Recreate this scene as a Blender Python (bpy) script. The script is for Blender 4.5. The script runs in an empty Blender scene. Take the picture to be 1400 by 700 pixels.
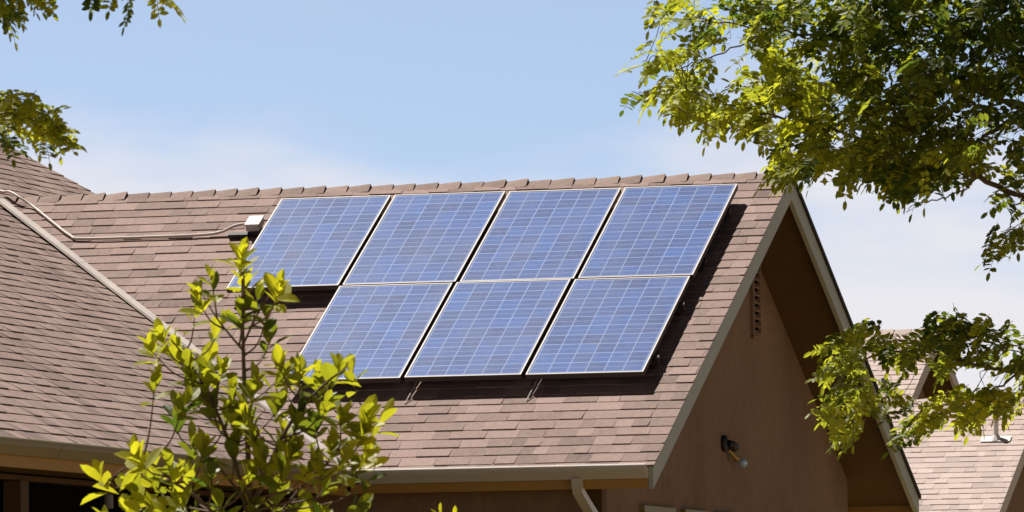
import bpy, math, random
from mathutils import Vector, Matrix
R = math.radians
scene = bpy.context.scene
COL = scene.collection

# ------------------------------------------------------------------ camera
F_PX, YAW, PIT, ROLL = 10005.4, -0.279160, 0.063006, -0.011728      # focal length in 1400-px units
ZR = 6.129                                                        # ridge height above ground
CAM = Vector((14.633, -59.597, ZR - 4.5288))
FWD = Vector((math.sin(YAW)*math.cos(PIT), math.cos(YAW)*math.cos(PIT), math.sin(PIT)))
_r = Vector((math.cos(YAW), -math.sin(YAW), 0)); _u = _r.cross(FWD)
RT = _r*math.cos(ROLL) + _u*math.sin(ROLL); UP = _u*math.cos(ROLL) - _r*math.sin(ROLL)
cd = bpy.data.cameras.new('camera'); cam = bpy.data.objects.new('camera', cd); COL.objects.link(cam)
cd.sensor_width = 36; cd.lens = F_PX/1400*36; cd.clip_start = 1; cd.clip_end = 5000
m = Matrix((RT, UP, -FWD)).transposed().to_4x4(); m.translation = CAM; cam.matrix_world = m
cd.dof.use_dof = True; cd.dof.focus_distance = 61; cd.dof.aperture_fstop = 24
scene.camera = cam

# ------------------------------------------------------------------ light
SUN = Vector((-0.44, 0.24, 0.865)).normalized()                     # direction towards the sun
ELEV = math.asin(SUN.z); AZ = math.atan2(SUN.x, SUN.y)
sl = bpy.data.lights.new('sun', 'SUN'); sl.energy = 5.0; sl.angle = R(0.53); sl.color = (1, .95, .87)
so = bpy.data.objects.new('sun', sl); COL.objects.link(so); so.location = (0, 0, 40)
so.rotation_euler = SUN.to_track_quat('Z', 'Y').to_euler()

w = bpy.data.worlds.new('World'); scene.world = w; w.use_nodes = True
nt = w.node_tree; nt.nodes.clear(); N = nt.nodes.new; L = nt.links.new
out = N('ShaderNodeOutputWorld'); bg = N('ShaderNodeBackground'); bg.inputs[1].default_value = 0.105
sky = N('ShaderNodeTexSky'); sky.sky_type = 'NISHITA'; sky.sun_disc = False
sky.sun_elevation = ELEV; sky.sun_rotation = AZ; sky.altitude = 100; sky.air_density = 1.0; sky.dust_density = 1.6; sky.ozone_density = 0.8
tc = N('ShaderNodeTexCoord')
sep = N('ShaderNodeSeparateXYZ'); L(tc.outputs['Generated'], sep.inputs[0])
def M(op, a, b=None):
    n = N('ShaderNodeMath'); n.operation = op
    for i, v in enumerate((a, b)):
        if v is None: continue
        if isinstance(v, (int, float)): n.inputs[i].default_value = v
        else: L(v, n.inputs[i])
    return n.outputs[0]
# clear air low down: the horizon band of the sky is looked up a little higher
zz = M('ADD', M('MULTIPLY', M('MAXIMUM', sep.outputs['Z'], 0.0), 3.0), 0.02)
cmb = N('ShaderNodeCombineXYZ'); L(sep.outputs['X'], cmb.inputs[0]); L(sep.outputs['Y'], cmb.inputs[1]); L(zz, cmb.inputs[2])
nrm = N('ShaderNodeVectorMath'); nrm.operation = 'NORMALIZE'; L(cmb.outputs[0], nrm.inputs[0]); L(nrm.outputs[0], sky.inputs[0])
# thin pale clouds
mp = N('ShaderNodeMapping'); mp.inputs['Scale'].default_value = (14, 14, 44); mp.inputs['Location'].default_value = (5.3, 1.7, 0.9); L(tc.outputs['Generated'], mp.inputs[0])
nz = N('ShaderNodeTexNoise'); nz.inputs['Scale'].default_value = 1.3; nz.inputs['Detail'].default_value = 7; nz.inputs['Roughness'].default_value = .52; L(mp.outputs[0], nz.inputs[0])
lowb = N('ShaderNodeMapRange'); lowb.inputs[1].default_value = 0.088; lowb.inputs[2].default_value = 0.045; lowb.inputs[3].default_value = -0.15; lowb.inputs[4].default_value = 0.50
L(sep.outputs['Z'], lowb.inputs[0])
mr = N('ShaderNodeMapRange'); mr.interpolation_type = 'SMOOTHSTEP'; mr.inputs[1].default_value = 0.36; mr.inputs[2].default_value = 0.80; mr.inputs[3].default_value = 0.06; mr.inputs[4].default_value = 0.88
L(M('ADD', nz.outputs[0], lowb.outputs[0]), mr.inputs[0])
zen = N('ShaderNodeMapRange'); zen.interpolation_type = 'SMOOTHSTEP'; zen.inputs[1].default_value = 0.10; zen.inputs[2].default_value = 0.17; zen.inputs[3].default_value = 1.0; zen.inputs[4].default_value = 0.05; L(sep.outputs['Z'], zen.inputs[0])  # sky dimmed overhead, out of view, to keep shadows dark
mx = N('ShaderNodeMix'); mx.data_type = 'RGBA'; L(mr.outputs[0], mx.inputs[0]); L(sky.outputs[0], mx.inputs[6]); mx.inputs[7].default_value = (6.1, 5.85, 6.0, 1)
dim = N('ShaderNodeVectorMath'); dim.operation = 'SCALE'; L(mx.outputs[2], dim.inputs[0]); L(zen.outputs[0], dim.inputs['Scale'])
L(dim.outputs[0], bg.inputs[0]); L(bg.outputs[0], out.inputs[0])
vs = scene.view_settings; vs.view_transform = 'Standard'; vs.look = 'None'; vs.exposure = 0.45; vs.gamma = 1.0; vs.use_curve_mapping = False

# ------------------------------------------------------------------ helpers
def at(px, py, D):                                                # point of the place seen at pixel (px,py), D metres ahead
    return CAM + (FWD + RT*((px-700)/F_PX) + UP*((350-py)/F_PX))*D
def link(o, parent=None):
    COL.objects.link(o)
    if parent: o.parent = parent
    return o
class MB:
    def __init__(s): s.v = []; s.f = []; s.mi = []; s.c = []
    def poly(s, pts, mi=0, c=0.5):
        b = len(s.v); s.v += [tuple(p) for p in pts]; s.f.append(tuple(range(b, b+len(pts)))); s.mi.append(mi); s.c.append(c)
    def hexa(s, p, mi=0, c=0.5):                                  # 8 points: bottom 0-3, top 4-7
        b = len(s.v); s.v += [tuple(q) for q in p]
        for f in ((3,2,1,0),(4,5,6,7),(0,1,5,4),(1,2,6,5),(2,3,7,6),(3,0,4,7)):
            s.f.append(tuple(b+i for i in f)); s.mi.append(mi); s.c.append(c)
    def box(s, a, b, mi=0, c=0.5):
        x0,y0,z0 = (min(a[i],b[i]) for i in range(3)); x1,y1,z1 = (max(a[i],b[i]) for i in range(3))
        s.hexa([(x0,y0,z0),(x1,y0,z0),(x1,y1,z0),(x0,y1,z0),(x0,y0,z1),(x1,y0,z1),(x1,y1,z1),(x0,y1,z1)], mi, c)
    def prism(s, prof, d, mi=0):                                  # closed outline extruded along d
        b = len(s.v); n = len(prof); d = Vector(d)
        s.v += [tuple(p) for p in prof] + [tuple(Vector(p)+d) for p in prof]
        s.f.append(tuple(b+i for i in reversed(range(n)))); s.f.append(tuple(b+n+i for i in range(n))); s.mi += [mi, mi]; s.c += [.5,.5]
        for i in range(n):
            j = (i+1) % n; s.f.append((b+i, b+j, b+n+j, b+n+i)); s.mi.append(mi); s.c.append(.5)
    def tube(s, pts, rads, n=8, mi=0, cap=True):
        pts = [Vector(p) for p in pts]; b = len(s.v); prev = None
        for i, p in enumerate(pts):
            d = (pts[min(i+1, len(pts)-1)] - pts[max(i-1, 0)]).normalized()
            a = prev if prev else (Vector((0,0,1)) if abs(d.z) < .9 else Vector((1,0,0)))
            e1 = (a - d*a.dot(d)).normalized(); e2 = d.cross(e1); prev = e1
            r = rads[i] if isinstance(rads, (list, tuple)) else rads
            for k in range(n):
                t = 2*math.pi*k/n; s.v.append(tuple(p + e1*(r*math.cos(t)) + e2*(r*math.sin(t))))
        for i in range(len(pts)-1):
            for k in range(n):
                k2 = (k+1) % n; s.f.append((b+i*n+k, b+i*n+k2, b+(i+1)*n+k2, b+(i+1)*n+k)); s.mi.append(mi); s.c.append(.5)
        if cap:
            s.f.append(tuple(b+k for k in reversed(range(n)))); s.f.append(tuple(b+(len(pts)-1)*n+k for k in range(n))); s.mi += [mi,mi]; s.c += [.5,.5]
    def build(s, name, mats, parent=None, smooth=False, bevel=0):
        me = bpy.data.meshes.new(name); me.from_pydata(s.v, [], s.f)
        if not isinstance(mats, (list, tuple)): mats = [mats]
        for mt in mats: me.materials.append(mt)
        me.polygons.foreach_set('material_index', s.mi)
        at_ = me.attributes.new('tone', 'FLOAT', 'FACE'); at_.data.foreach_set('value', s.c)
        if smooth: me.polygons.foreach_set('use_smooth', [True]*len(s.f))
        me.update(); o = link(bpy.data.objects.new(name, me), parent)
        if bevel:
            bv = o.modifiers.new('bevel', 'BEVEL'); bv.width = bevel; bv.segments = 2; bv.limit_method = 'ANGLE'
        return o
def thing(name, label, cat, loc=(0,0,0), group=None):
    o = link(bpy.data.objects.new(name, None)); o.location = loc; o.empty_display_size = .2
    tag(o, label, cat, group); bpy.context.view_layer.update(); return o
def tag(o, label, cat, group=None):
    o['label'] = label; o['category'] = cat
    if group: o['group'] = group
def rebase(root):                                                 # children were modelled in world space
    for c in root.children:
        c.matrix_parent_inverse = Matrix.Translation(root.location).inverted()

# ------------------------------------------------------------------ materials
def mat(name, col, rough=.6, metal=0.0, var=0.0, vscale=8.0, bump=0.0, bscale=200.0, spec=None, tone=0.0, stretch=(1,1,1), coat=0.0, fine=0.0, fscale=120.0):
    m = bpy.data.materials.new(name); m.use_nodes = True; t = m.node_tree; b = t.nodes['Principled BSDF']
    b.inputs['Roughness'].default_value = rough; b.inputs['Metallic'].default_value = metal
    b.inputs['Coat Weight'].default_value = coat
    if spec is not None: b.inputs['Specular IOR Level'].default_value = spec
    N = t.nodes.new; L = t.links.new
    tc = N('ShaderNodeTexCoord'); mp = N('ShaderNodeMapping'); mp.inputs['Scale'].default_value = stretch; L(tc.outputs['Object'], mp.inputs[0])
    fac = None
    def mul(a, k):
        n = N('ShaderNodeMath'); n.operation = 'MULTIPLY_ADD'; L(a, n.inputs[0]); n.inputs[1].default_value = k; n.inputs[2].default_value = -k/2; return n.outputs[0]
    parts = []
    if var:
        nz = N('ShaderNodeTexNoise'); nz.inputs['Scale'].default_value = vscale; nz.inputs['Detail'].default_value = 6; L(mp.outputs[0], nz.inputs[0]); parts.append(mul(nz.outputs[0], var*2))
    if fine:
        nz = N('ShaderNodeTexNoise'); nz.inputs['Scale'].default_value = fscale; nz.inputs['Detail'].default_value = 2; L(mp.outputs[0], nz.inputs[0]); parts.append(mul(nz.outputs[0], fine*2))
    if tone:
        a = N('ShaderNodeAttribute'); a.attribute_name = 'tone'; parts.append(mul(a.outputs['Fac'], tone))
    if parts:
        acc = parts[0]
        for p in parts[1:]:
            n = N('ShaderNodeMath'); L(acc, n.inputs[0]); L(p, n.inputs[1]); acc = n.outputs[0]
        n = N('ShaderNodeMath'); L(acc, n.inputs[0]); n.inputs[1].default_value = 1.0
        vm = N('ShaderNodeVectorMath'); vm.operation = 'SCALE'; vm.inputs[0].default_value = col; L(n.outputs[0], vm.inputs['Scale']); L(vm.outputs[0], b.inputs['Base Color'])
    else: b.inputs['Base Color'].default_value = (*col, 1)
    if bump:
        nz = N('ShaderNodeTexNoise'); nz.inputs['Scale'].default_value = bscale; nz.inputs['Detail'].default_value = 4; L(mp.outputs[0], nz.inputs[0])
        bp = N('ShaderNodeBump'); bp.inputs['Strength'].default_value = bump; bp.inputs['Distance'].default_value = .01; L(nz.outputs[0], bp.inputs['Height']); L(bp.outputs[0], b.inputs['Normal'])
    return m
M_SH = mat('shingle', (.325,.235,.210), .9, tone=.34, var=.20, vscale=1.1, fine=.22, fscale=26, bump=.5, bscale=90, spec=.2)
M_SHN = mat('neighbour_shingle', (.56,.45,.41), .9, tone=.22, var=.10, vscale=1.3, fine=.12, fscale=30, spec=.2)
M_CAP = mat('ridge_shingle', (.33,.245,.215), .9, tone=.35, fine=.2, fscale=30, spec=.2)
M_SOF = mat('soffit_brown', (.12,.065,.020), .8, var=.2, vscale=3)
M_STU = mat('stucco_brown', (.265,.175,.125), .95, var=.36, vscale=1.3, bump=1.0, bscale=18, stretch=(1,1,.8), fine=.22, fscale=11)
M_TRIM = mat('fascia_paint', (.40,.44,.44), .55, var=.05, vscale=6)
M_BOUNCE = mat('fascia_ground_bounce', (.42,.24,.055), .6, var=.10, vscale=5)  # golden base colour paints in warm light bounced off the ground
M_GUT = mat('gutter_metal', (.58,.55,.48), .35, var=.05, vscale=5)
M_FLASH = mat('flashing_metal', (.33,.275,.25), .7, var=.4, vscale=5)
M_BLACK = mat('plain_black', (.012,.011,.012), .6)
M_EDGE_SHADE = mat('shingle_edge_shade', (.02,.02,.025), .7)
M_DARK = mat('opening_black', (.004,.004,.005), .9, spec=.05)  # near-black; in the porch openings it stands in for deep shade
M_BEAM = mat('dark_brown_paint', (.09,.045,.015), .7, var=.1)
M_COND = mat('conduit_metal', (.52,.45,.41), .5, var=.1, vscale=20)
M_JB = mat('white_box_metal', (.72,.68,.65), .5)
M_ALU = mat('aluminium_frame', (.50,.46,.44), .5, metal=.1, var=.15, vscale=3)
M_FSHADE = mat('frame_side_shade', (.05,.042,.036), .5, metal=.4)
M_RAIL = mat('rail_metal', (.06,.055,.05), .45, metal=.4)
M_WFR = mat('window_frame_olive', (.24,.20,.07), .5)
M_WGL = mat('glass_tree_reflection', (.13,.15,.01), .25, spec=.3)  # green base colour stands in for trees reflected in the panes
M_BARK = mat('bark', (.16,.11,.09), .85, var=.3, vscale=20, bump=.4, bscale=60)
M_TWIG = mat('green_twig', (.13,.12,.05), .7, var=.2, vscale=30)
M_GRASS = mat('dry_grass', (.19,.13,.045), .95, var=.35, vscale=.35, bump=.6, bscale=8)

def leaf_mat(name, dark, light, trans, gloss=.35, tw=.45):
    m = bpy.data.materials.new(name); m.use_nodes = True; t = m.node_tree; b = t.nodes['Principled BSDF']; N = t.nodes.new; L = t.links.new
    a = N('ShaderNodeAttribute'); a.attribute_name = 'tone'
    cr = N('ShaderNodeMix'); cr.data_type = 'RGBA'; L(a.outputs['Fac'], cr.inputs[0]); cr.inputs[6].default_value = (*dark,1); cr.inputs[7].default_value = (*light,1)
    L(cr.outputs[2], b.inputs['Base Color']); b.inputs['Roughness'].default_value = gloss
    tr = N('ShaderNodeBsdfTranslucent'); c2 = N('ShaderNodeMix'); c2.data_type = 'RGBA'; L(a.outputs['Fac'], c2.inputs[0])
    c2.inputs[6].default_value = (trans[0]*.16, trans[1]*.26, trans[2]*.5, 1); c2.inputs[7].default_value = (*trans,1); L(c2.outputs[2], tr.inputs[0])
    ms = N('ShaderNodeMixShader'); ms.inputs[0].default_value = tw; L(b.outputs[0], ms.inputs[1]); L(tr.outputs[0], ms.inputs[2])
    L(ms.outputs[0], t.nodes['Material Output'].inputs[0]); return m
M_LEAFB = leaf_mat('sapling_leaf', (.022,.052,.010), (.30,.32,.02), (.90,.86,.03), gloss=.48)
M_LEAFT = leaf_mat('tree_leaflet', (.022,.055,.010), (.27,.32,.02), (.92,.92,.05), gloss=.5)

def panel_mat():
    m = bpy.data.materials.new('solar_cells'); m.use_nodes = True; t = m.node_tree; b = t.nodes['Principled BSDF']; N = t.nodes.new; L = t.links.new
    uv = N('ShaderNodeUVMap'); sp = N('ShaderNodeSeparateXYZ'); L(uv.outputs[0], sp.inputs[0])   # u 0..6 cells, v 0..10 cells
    def MM(op, a, b_=None, c=None):
        n = N('ShaderNodeMath'); n.operation = op
        for i, v in enumerate((a, b_, c)):
            if v is None: continue
            if isinstance(v, (int, float)): n.inputs[i].default_value = v
            else: L(v, n.inputs[i])
        return n.outputs[0]
    def line(coord, width):                                       # 1 on the joints between cells
        f = MM('ABSOLUTE', MM('SUBTRACT', MM('FRACT', MM('ADD', coord, .5)), .5)); return MM('LESS_THAN', f, width)
    lu = line(sp.outputs['X'], .030); lv = line(sp.outputs['Y'], .038)
    lb = line(MM('ADD', sp.outputs['Y'], .5), .040)
    cell = N('ShaderNodeCombineXYZ'); L(MM('FLOOR', sp.outputs['X']), cell.inputs[0]); L(MM('FLOOR', sp.outputs['Y']), cell.inputs[1])
    oi = N('ShaderNodeObjectInfo'); L(MM('MULTIPLY', oi.outputs['Random'], 37), cell.inputs[2])
    wn = N('ShaderNodeTexWhiteNoise'); L(cell.outputs[0], wn.inputs[0])
    mpd = N('ShaderNodeMapping'); mpd.inputs['Scale'].default_value = (.5, .22, 1); L(uv.outputs[0], mpd.inputs[0])
    cz = N('ShaderNodeCombineXYZ'); L(MM('MULTIPLY', oi.outputs['Random'], 91), cz.inputs[0]); L(cz.outputs[0], mpd.inputs['Location'])
    dn = N('ShaderNodeTexNoise'); dn.inputs['Scale'].default_value = 1.0; dn.inputs['Detail'].default_value = 5; L(mpd.outputs[0], dn.inputs[0])
    dust = N('ShaderNodeMapRange'); dust.inputs[1].default_value = .42; dust.inputs[2].default_value = .75; dust.inputs[4].default_value = .28; L(dn.outputs[0], dust.inputs[0])
    vo = N('ShaderNodeTexVoronoi'); vo.inputs['Scale'].default_value = 9; mpp = N('ShaderNodeMapping'); mpp.inputs['Scale'].default_value = (.55, 1.5, 1); L(uv.outputs[0], mpp.inputs[0]); L(mpp.outputs[0], vo.inputs[0])
    spv = N('ShaderNodeSeparateColor'); L(vo.outputs['Color'], spv.inputs[0])
    k = MM('ADD', MM('MULTIPLY', wn.outputs['Value'], .55), MM('MULTIPLY', spv.outputs[0], .45))
    c1 = N('ShaderNodeMix'); c1.data_type = 'RGBA'; L(k, c1.inputs[0]); c1.inputs[6].default_value = (.045,.070,.20,1); c1.inputs[7].default_value = (.055,.145,.45,1)
    c2 = N('ShaderNodeMix'); c2.data_type = 'RGBA'; L(MM('MULTIPLY', lb, .8), c2.inputs[0]); L(c1.outputs[2], c2.inputs[6]); c2.inputs[7].default_value = (.15,.22,.43,1)
    c3 = N('ShaderNodeMix'); c3.data_type = 'RGBA'; L(MM('MULTIPLY', MM('MAXIMUM', lu, lv), .85), c3.inputs[0]); L(c2.outputs[2], c3.inputs[6]); c3.inputs[7].default_value = (.25,.34,.58,1)
    c4 = N('ShaderNodeMix'); c4.data_type = 'RGBA'; L(dust.outputs[0], c4.inputs[0]); L(c3.outputs[2], c4.inputs[6]); c4.inputs[7].default_value = (.20,.20,.27,1)
    L(c4.outputs[2], b.inputs['Base Color']); b.inputs['Roughness'].default_value = .35; b.inputs['Coat Weight'].default_value = .25; b.inputs['Coat Roughness'].default_value = .12; b.inputs['Specular IOR Level'].default_value = .3
    return m
M_CELL = panel_mat()

# ------------------------------------------------------------------ ground
g = MB(); g.poly([(-2500,-2500,0),(2500,-2500,0),(2500,2500,0),(-2500,2500,0)]); go = g.build('ground', M_GRASS); go['kind'] = 'structure'

# ------------------------------------------------------------------ roofs
PITCH = 0.507157; CP, SP, TP = math.cos(PITCH), math.sin(PITCH), math.tan(PITCH)
HW = 4.6323; VX = -7.1275; LX = VX+HW                             # half width of the wing, valley top, eave line of the main roof
CRS = 0.150
def shingle(mb, P, U, T, Nn, lo, hi, t0, t1, rnd, mi=1, crs=CRS, tab=.19):
    """courses of laminated shingles: P + u*U + t*T, u clipped to lo(t)..hi(t)"""
    k = 0; t = t0
    while t < t1-.01:
        ta, tb = t, min(t+crs, t1); a0, a1 = min(lo(ta), lo(tb)), max(hi(ta), hi(tb))
        u = a0 - rnd.random()*tab; hi_tab = rnd.random() < .5
        ph = rnd.uniform(-.003,.003)
        while u < a1:
            wd = tab*rnd.uniform(.55, 1.55); hi_tab = not hi_tab if rnd.random() < .86 else hi_tab
            e = (.0098 if hi_tab else .0062)*rnd.uniform(.8,1.25); tone = rnd.random() if rnd.random() > .12 else rnd.uniform(-.5,.1)
            if hi_tab: tone = tone*.8
            def pt(uu, tt, h):
                uu = max(lo(tt), min(hi(tt), uu)); return P + U*uu + T*tt + Nn*h
            b = tb + ph + rnd.uniform(-.002,.002); s0 = rnd.uniform(-.006,.006)
            A, B = pt(u, ta-.012, .001), pt(u+wd, ta-.012, .001); C, D = pt(u+wd+s0, b, e), pt(u+s0, b, e)
            if (B-A).length > .004 or (C-D).length > .004:
                C0, D0 = pt(u+wd+s0, b, -.002), pt(u+s0, b, -.002)
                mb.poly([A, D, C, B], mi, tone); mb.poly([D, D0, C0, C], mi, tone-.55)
                mb.poly([B, C, C0], mi, tone); mb.poly([A, D0, D], mi, tone)
            u += wd
        t += crs; k += 1

HOUSE = thing('house', 'brown stucco house with pinkish brown shingle roofs, in the foreground under the solar panels', 'house', (-3, 0, 0))
H = HOUSE
Z = lambda p: Vector((p[0], p[1], p[2]+ZR))
rnd = random.Random(4)
TL = HW/CP                                                        # slope length
DK = .10                                                          # deck thickness, vertical
# front slope of the wing
f = MB()
f.prism([Z((-.045,0,-.012)), Z((VX,0,-.012)), Z((LX,-HW,-HW*TP-.012)), Z((-.045,-HW,-HW*TP-.012))], (0,0,-DK), 0)
shingle(f, Z((0,0,0)), Vector((1,0,0)), Vector((0,-CP,-SP)), Vector((0,-SP,CP)), lambda t: VX + min(t*CP, HW) + .055, lambda t: .012, 0.0, TL+.02, rnd)
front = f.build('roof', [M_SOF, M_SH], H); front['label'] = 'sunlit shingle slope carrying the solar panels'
# back slope
f = MB(); f.prism([Z((-.045,.004,-.012)), Z((VX,.004,-.012)), Z((LX,HW,-HW*TP-.012)), Z((-.045,HW,-HW*TP-.012))], (0,0,-DK), 0)
shingle(f, Z((0,0,0)), Vector((1,0,0)), Vector((0,CP,-SP)), Vector((0,SP,CP)), lambda t: VX + t*CP, lambda t: .012, 0.0, TL, rnd)
back = f.build('roof', [M_SOF, M_SH], H)
# main roof, slope that faces the wing
LW = 7.2; RX = LX-LW; RZ = (VX-RX)*TP; YB = 4.66; YF = -13.5
def left_pt(x, y, dz=0): return Z((x, y, (VX-x)*TP+dz))
f = MB()
def lo_l(t):   # y range on each course; v is measured along +Y; t from main ridge
    return YF
def hi_l(t):
    x = RX + t*CP
    return YB if x < VX else -(x-VX) - .055
f.prism([left_pt(RX,YF,-.012), left_pt(LX,YF,-.012), left_pt(LX,-HW,-.012), left_pt(VX,0,-.012), left_pt(VX,YB,-.012), left_pt(RX,YB,-.012)], (0,0,-DK), 0)
shingle(f, left_pt(RX,0), Vector((0,1,0)), Vector((CP,0,-SP)), Vector((SP,0,CP)), lo_l, hi_l, 0.0, LW/CP+.02, rnd, tab=.22)
# far part behind the wing's ridge, down to the back valley
f2 = MB()
f2.prism([left_pt(VX,0.01,-.012), left_pt(LX,HW,-.012), left_pt(VX,HW,-.012)], (0,0,-DK), 0)
shingle(f2, left_pt(RX,0), Vector((0,1,0)), Vector((CP,0,-SP)), Vector((SP,0,CP)), lambda t: max(0, RX+t*CP-VX), lambda t: YB, (VX-RX)/CP, LW/CP, rnd, tab=.22)
mainroof = f.build('roof', [M_SOF, M_SH], H); mainroof['label'] = 'large shingle slope of the main roof left of the valley'
f2.build('roof', [M_SOF, M_SH], H)
f = MB(); zc = LW*TP
f.prism([left_pt(RX-.01,YF,-.012), left_pt(RX-.01,YB,-.012), Z((RX-LW, YB, RZ-zc-.012)), Z((RX-LW, YF, RZ-zc-.012))], (0,0,-DK), 0)
shingle(f, Z((RX,0,RZ)), Vector((0,1,0)), Vector((-CP,0,-SP)), Vector((-SP,0,CP)), lambda t: YF, lambda t: YB, 0, LW/CP, rnd, tab=.3)
f.build('roof', [M_SOF, M_SH], H)

# ridge caps
def ridge_caps(mb, P, d, s1, s2, n1, length, step, rnd, wd=.085):
    x = 0
    while x < length:
        tone = rnd.random(); j = rnd.uniform(-.006,.006)
        a, b = P+d*(x-.03), P+d*(x+step+.012+j); up = Vector((0,0,1))
        h0, h1, th = .006, .028+rnd.uniform(-.009,.008), .009
        def ring(p, h):
            return [p+s1*wd+n1[0]*(h*.55), p+up*(h+.012), p+s2*wd+n1[1]*(h*.55)]
        A, B = ring(a, h0), ring(b, h1); A2, B2 = [p-up*th for p in A], [p-up*th*1.6 for p in B]
        for i in (0,1):
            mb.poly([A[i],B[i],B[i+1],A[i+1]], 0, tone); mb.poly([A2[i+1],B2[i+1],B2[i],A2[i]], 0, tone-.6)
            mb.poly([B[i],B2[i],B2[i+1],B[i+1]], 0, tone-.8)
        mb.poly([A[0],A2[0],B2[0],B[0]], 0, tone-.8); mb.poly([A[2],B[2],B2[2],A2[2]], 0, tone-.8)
        x += step
f = MB(); ridge_caps(f, Z((VX+.02,0,-.008)), Vector((1,0,0)), Vector((0,-CP,-SP)), Vector((0,CP,-SP)), (Vector((0,-SP,CP)), Vector((0,SP,CP))), -VX-.03, .2, rnd)
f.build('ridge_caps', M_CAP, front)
f = MB(); ridge_caps(f, Z((RX,YF,RZ+.004)), Vector((0,1,0)), Vector((CP,0,-SP)), Vector((-CP,0,-SP)), (Vector((SP,0,CP)), Vector((-SP,0,CP))), YB-YF-.1, .2, rnd)
f.build('ridge_caps', M_CAP, mainroof)
# valley flashing : shallow W over the joint
f = MB(); vd = Vector((1,-1,-TP)).normalized()
e1 = Vector((1,0,0)); e2 = Vector((0,-1,0)) # on front slope along x ; on the left slope along -y
P0, P1 = Z((VX+.03,-.03,.0)), Z((LX-.02,-HW+.02,-HW*TP))
nA, nB = Vector((0,-SP,CP)), Vector((SP,0,CP)); nm = (nA+nB).normalized()
WV = .080
def vr(p): return [p+e1*WV+nA*.016, p+e1*WV*.12+nm*.006, p+nm*.022, p+e2*WV*.12+nm*.006, p+e2*WV+nB*.016]
for i in range(8):
    a, b = P0.lerp(P1, i/8), P0.lerp(P1, (i+1)/8 + (.003 if i < 7 else 0)); dz = nm*(.0015*(i%2))
    A, B = [q+dz for q in vr(a)], [q+dz for q in vr(b)]
    for k in range(4): f.poly([A[k],A[k+1],B[k+1],B[k]])
vf = f.build('valley_flashing', M_FLASH, front)
so_ = vf.modifiers.new('solid', 'SOLIDIFY'); so_.thickness = .003

# rake (gable) fascias, both sides, mitred at the apex
BT = .042; FH = .215
f = MB()
for sgn in (-1, 1):
    yb_, zb = sgn*(HW+.0), -HW*TP
    prof = [Z((.0,0.0,-.022)), Z((.0,yb_,zb-.022)), Z((.0,yb_,zb-FH+.02)), Z((.0,0.0,-FH))]
    if sgn > 0: prof = [p + Vector((.0,0,0)) for p in prof]
    f.prism(prof, (-BT,0,0))
fa = f.build('fascia', M_TRIM, H, bevel=.004); fa['label'] = 'grey painted rake boards of the gable'
f = MB()
f.prism([Z((.022,.01,-.004)), Z((.022,HW,-HW*TP-.004)), Z((.022,HW,-HW*TP-.036)), Z((.022,.01,-.036))], (-.05,0,0))
f.build('shaded_edge_strip', M_EDGE_SHADE, fa)  # dark strip painted as the shaded thickness of the shingle edge
# eave fascias
f = MB(); f.box((LX+.03,-HW-.0,ZR-HW*TP-.018), (-BT-.002,-HW+.03,ZR-HW*TP-.185)); f.build('fascia', M_BOUNCE, H, bevel=.003)
f = MB(); f.box((LX-.002,-HW+.026,ZR-HW*TP-.018), (LX-.03,YF,ZR-HW*TP-.20)); f.build('fascia', M_BOUNCE, H, bevel=.003)
f = MB(); f.box((VX,HW,ZR-HW*TP-.018), (-BT-.002,HW-.03,ZR-HW*TP-.185)); f.build('fascia', M_BOUNCE, H)
f = MB()
f.prism([left_pt(RX,YB,-.02), left_pt(VX-.2,YB,-.02), left_pt(VX-.2,YB,-.2), left_pt(RX,YB,-.2)], (0,.03,0)); f.build('fascia', M_TRIM, H)
f = MB()
for s_ in (1,-1):
    f.prism([Z((RX,YF,RZ-.02)), Z((RX+s_*LW,YF,RZ-zc-.02)), Z((RX+s_*LW,YF,RZ-zc-.22)), Z((RX,YF,RZ-.22))], (0,-.04,0))
f.build('fascia', M_TRIM, H)
# boxed soffits
f = MB(); f.box((LX-.5,-HW+.032,ZR-HW*TP-.15), (-.56,-HW+.6,ZR-HW*TP-.175)); f.box((-.558,-HW+.032,ZR-HW*TP-.15), (-BT-.004,-HW+.10,ZR-HW*TP-.175)); f.build('soffit', M_SOF, H)
f = MB(); f.box((LX-.032,-HW+.03,ZR-HW*TP-.16), (LX-.7,YF,ZR-HW*TP-.185)); f.build('soffit', M_SOF, H)

# gutters: K-profile with a rolled front lip
def gutter(P, d, outv, length, capend=True):
    g = MB(); zup = Vector((0,0,1)); t = .003
    prof = [(0,0),(0,-.085),(.055,-.088),(.075,-.06),(.098,-.028),(.100,0),(.088,.004),(.087,-.004)]
    for i in range(len(prof)-1):
        a = P + outv*prof[i][0] + zup*prof[i][1]; b = P + outv*prof[i+1][0] + zup*prof[i+1][1]
        g.poly([a, b, b+d*length, a+d*length])
    for q in (P, P+d*length):
        g.poly([q+outv*a+zup*b for a, b in prof[:6]])
    g.tube([P+outv*.090+zup*.010, P+d*length+outv*.090+zup*.010], .016, 10, 1)
    x_ = 1.9
    while x_ < length-.5:                                         # slip joints
        g.prism([P+d*x_+outv*(a*1.0+.004)+zup*(b-.002) for a, b in prof[1:6]]+[P+d*x_+outv*(a+.001)+zup*b for a, b in reversed(prof[1:6])], d*.05); x_ += 3.05
    return g
g = gutter(Z((LX+.12,-HW-.001,-HW*TP-.022)), Vector((1,0,0)), Vector((0,-1,0)), -LX-.16)
GUT = g.build('gutter', [M_GUT, M_JB], H); sm = GUT.modifiers.new('solid','SOLIDIFY'); sm.thickness = .002  # white lip material paints in the sunlit gutter rim
g = gutter(Z((LX+.001,YF,-HW*TP-.03)), Vector((0,1,0)), Vector((1,0,0)), -YF-HW-.12)
M_GUTD = mat('gutter_metal_brown', (.28,.24,.15), .55, var=.08, vscale=5)  # browner and darker metal than the front gutter
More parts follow.
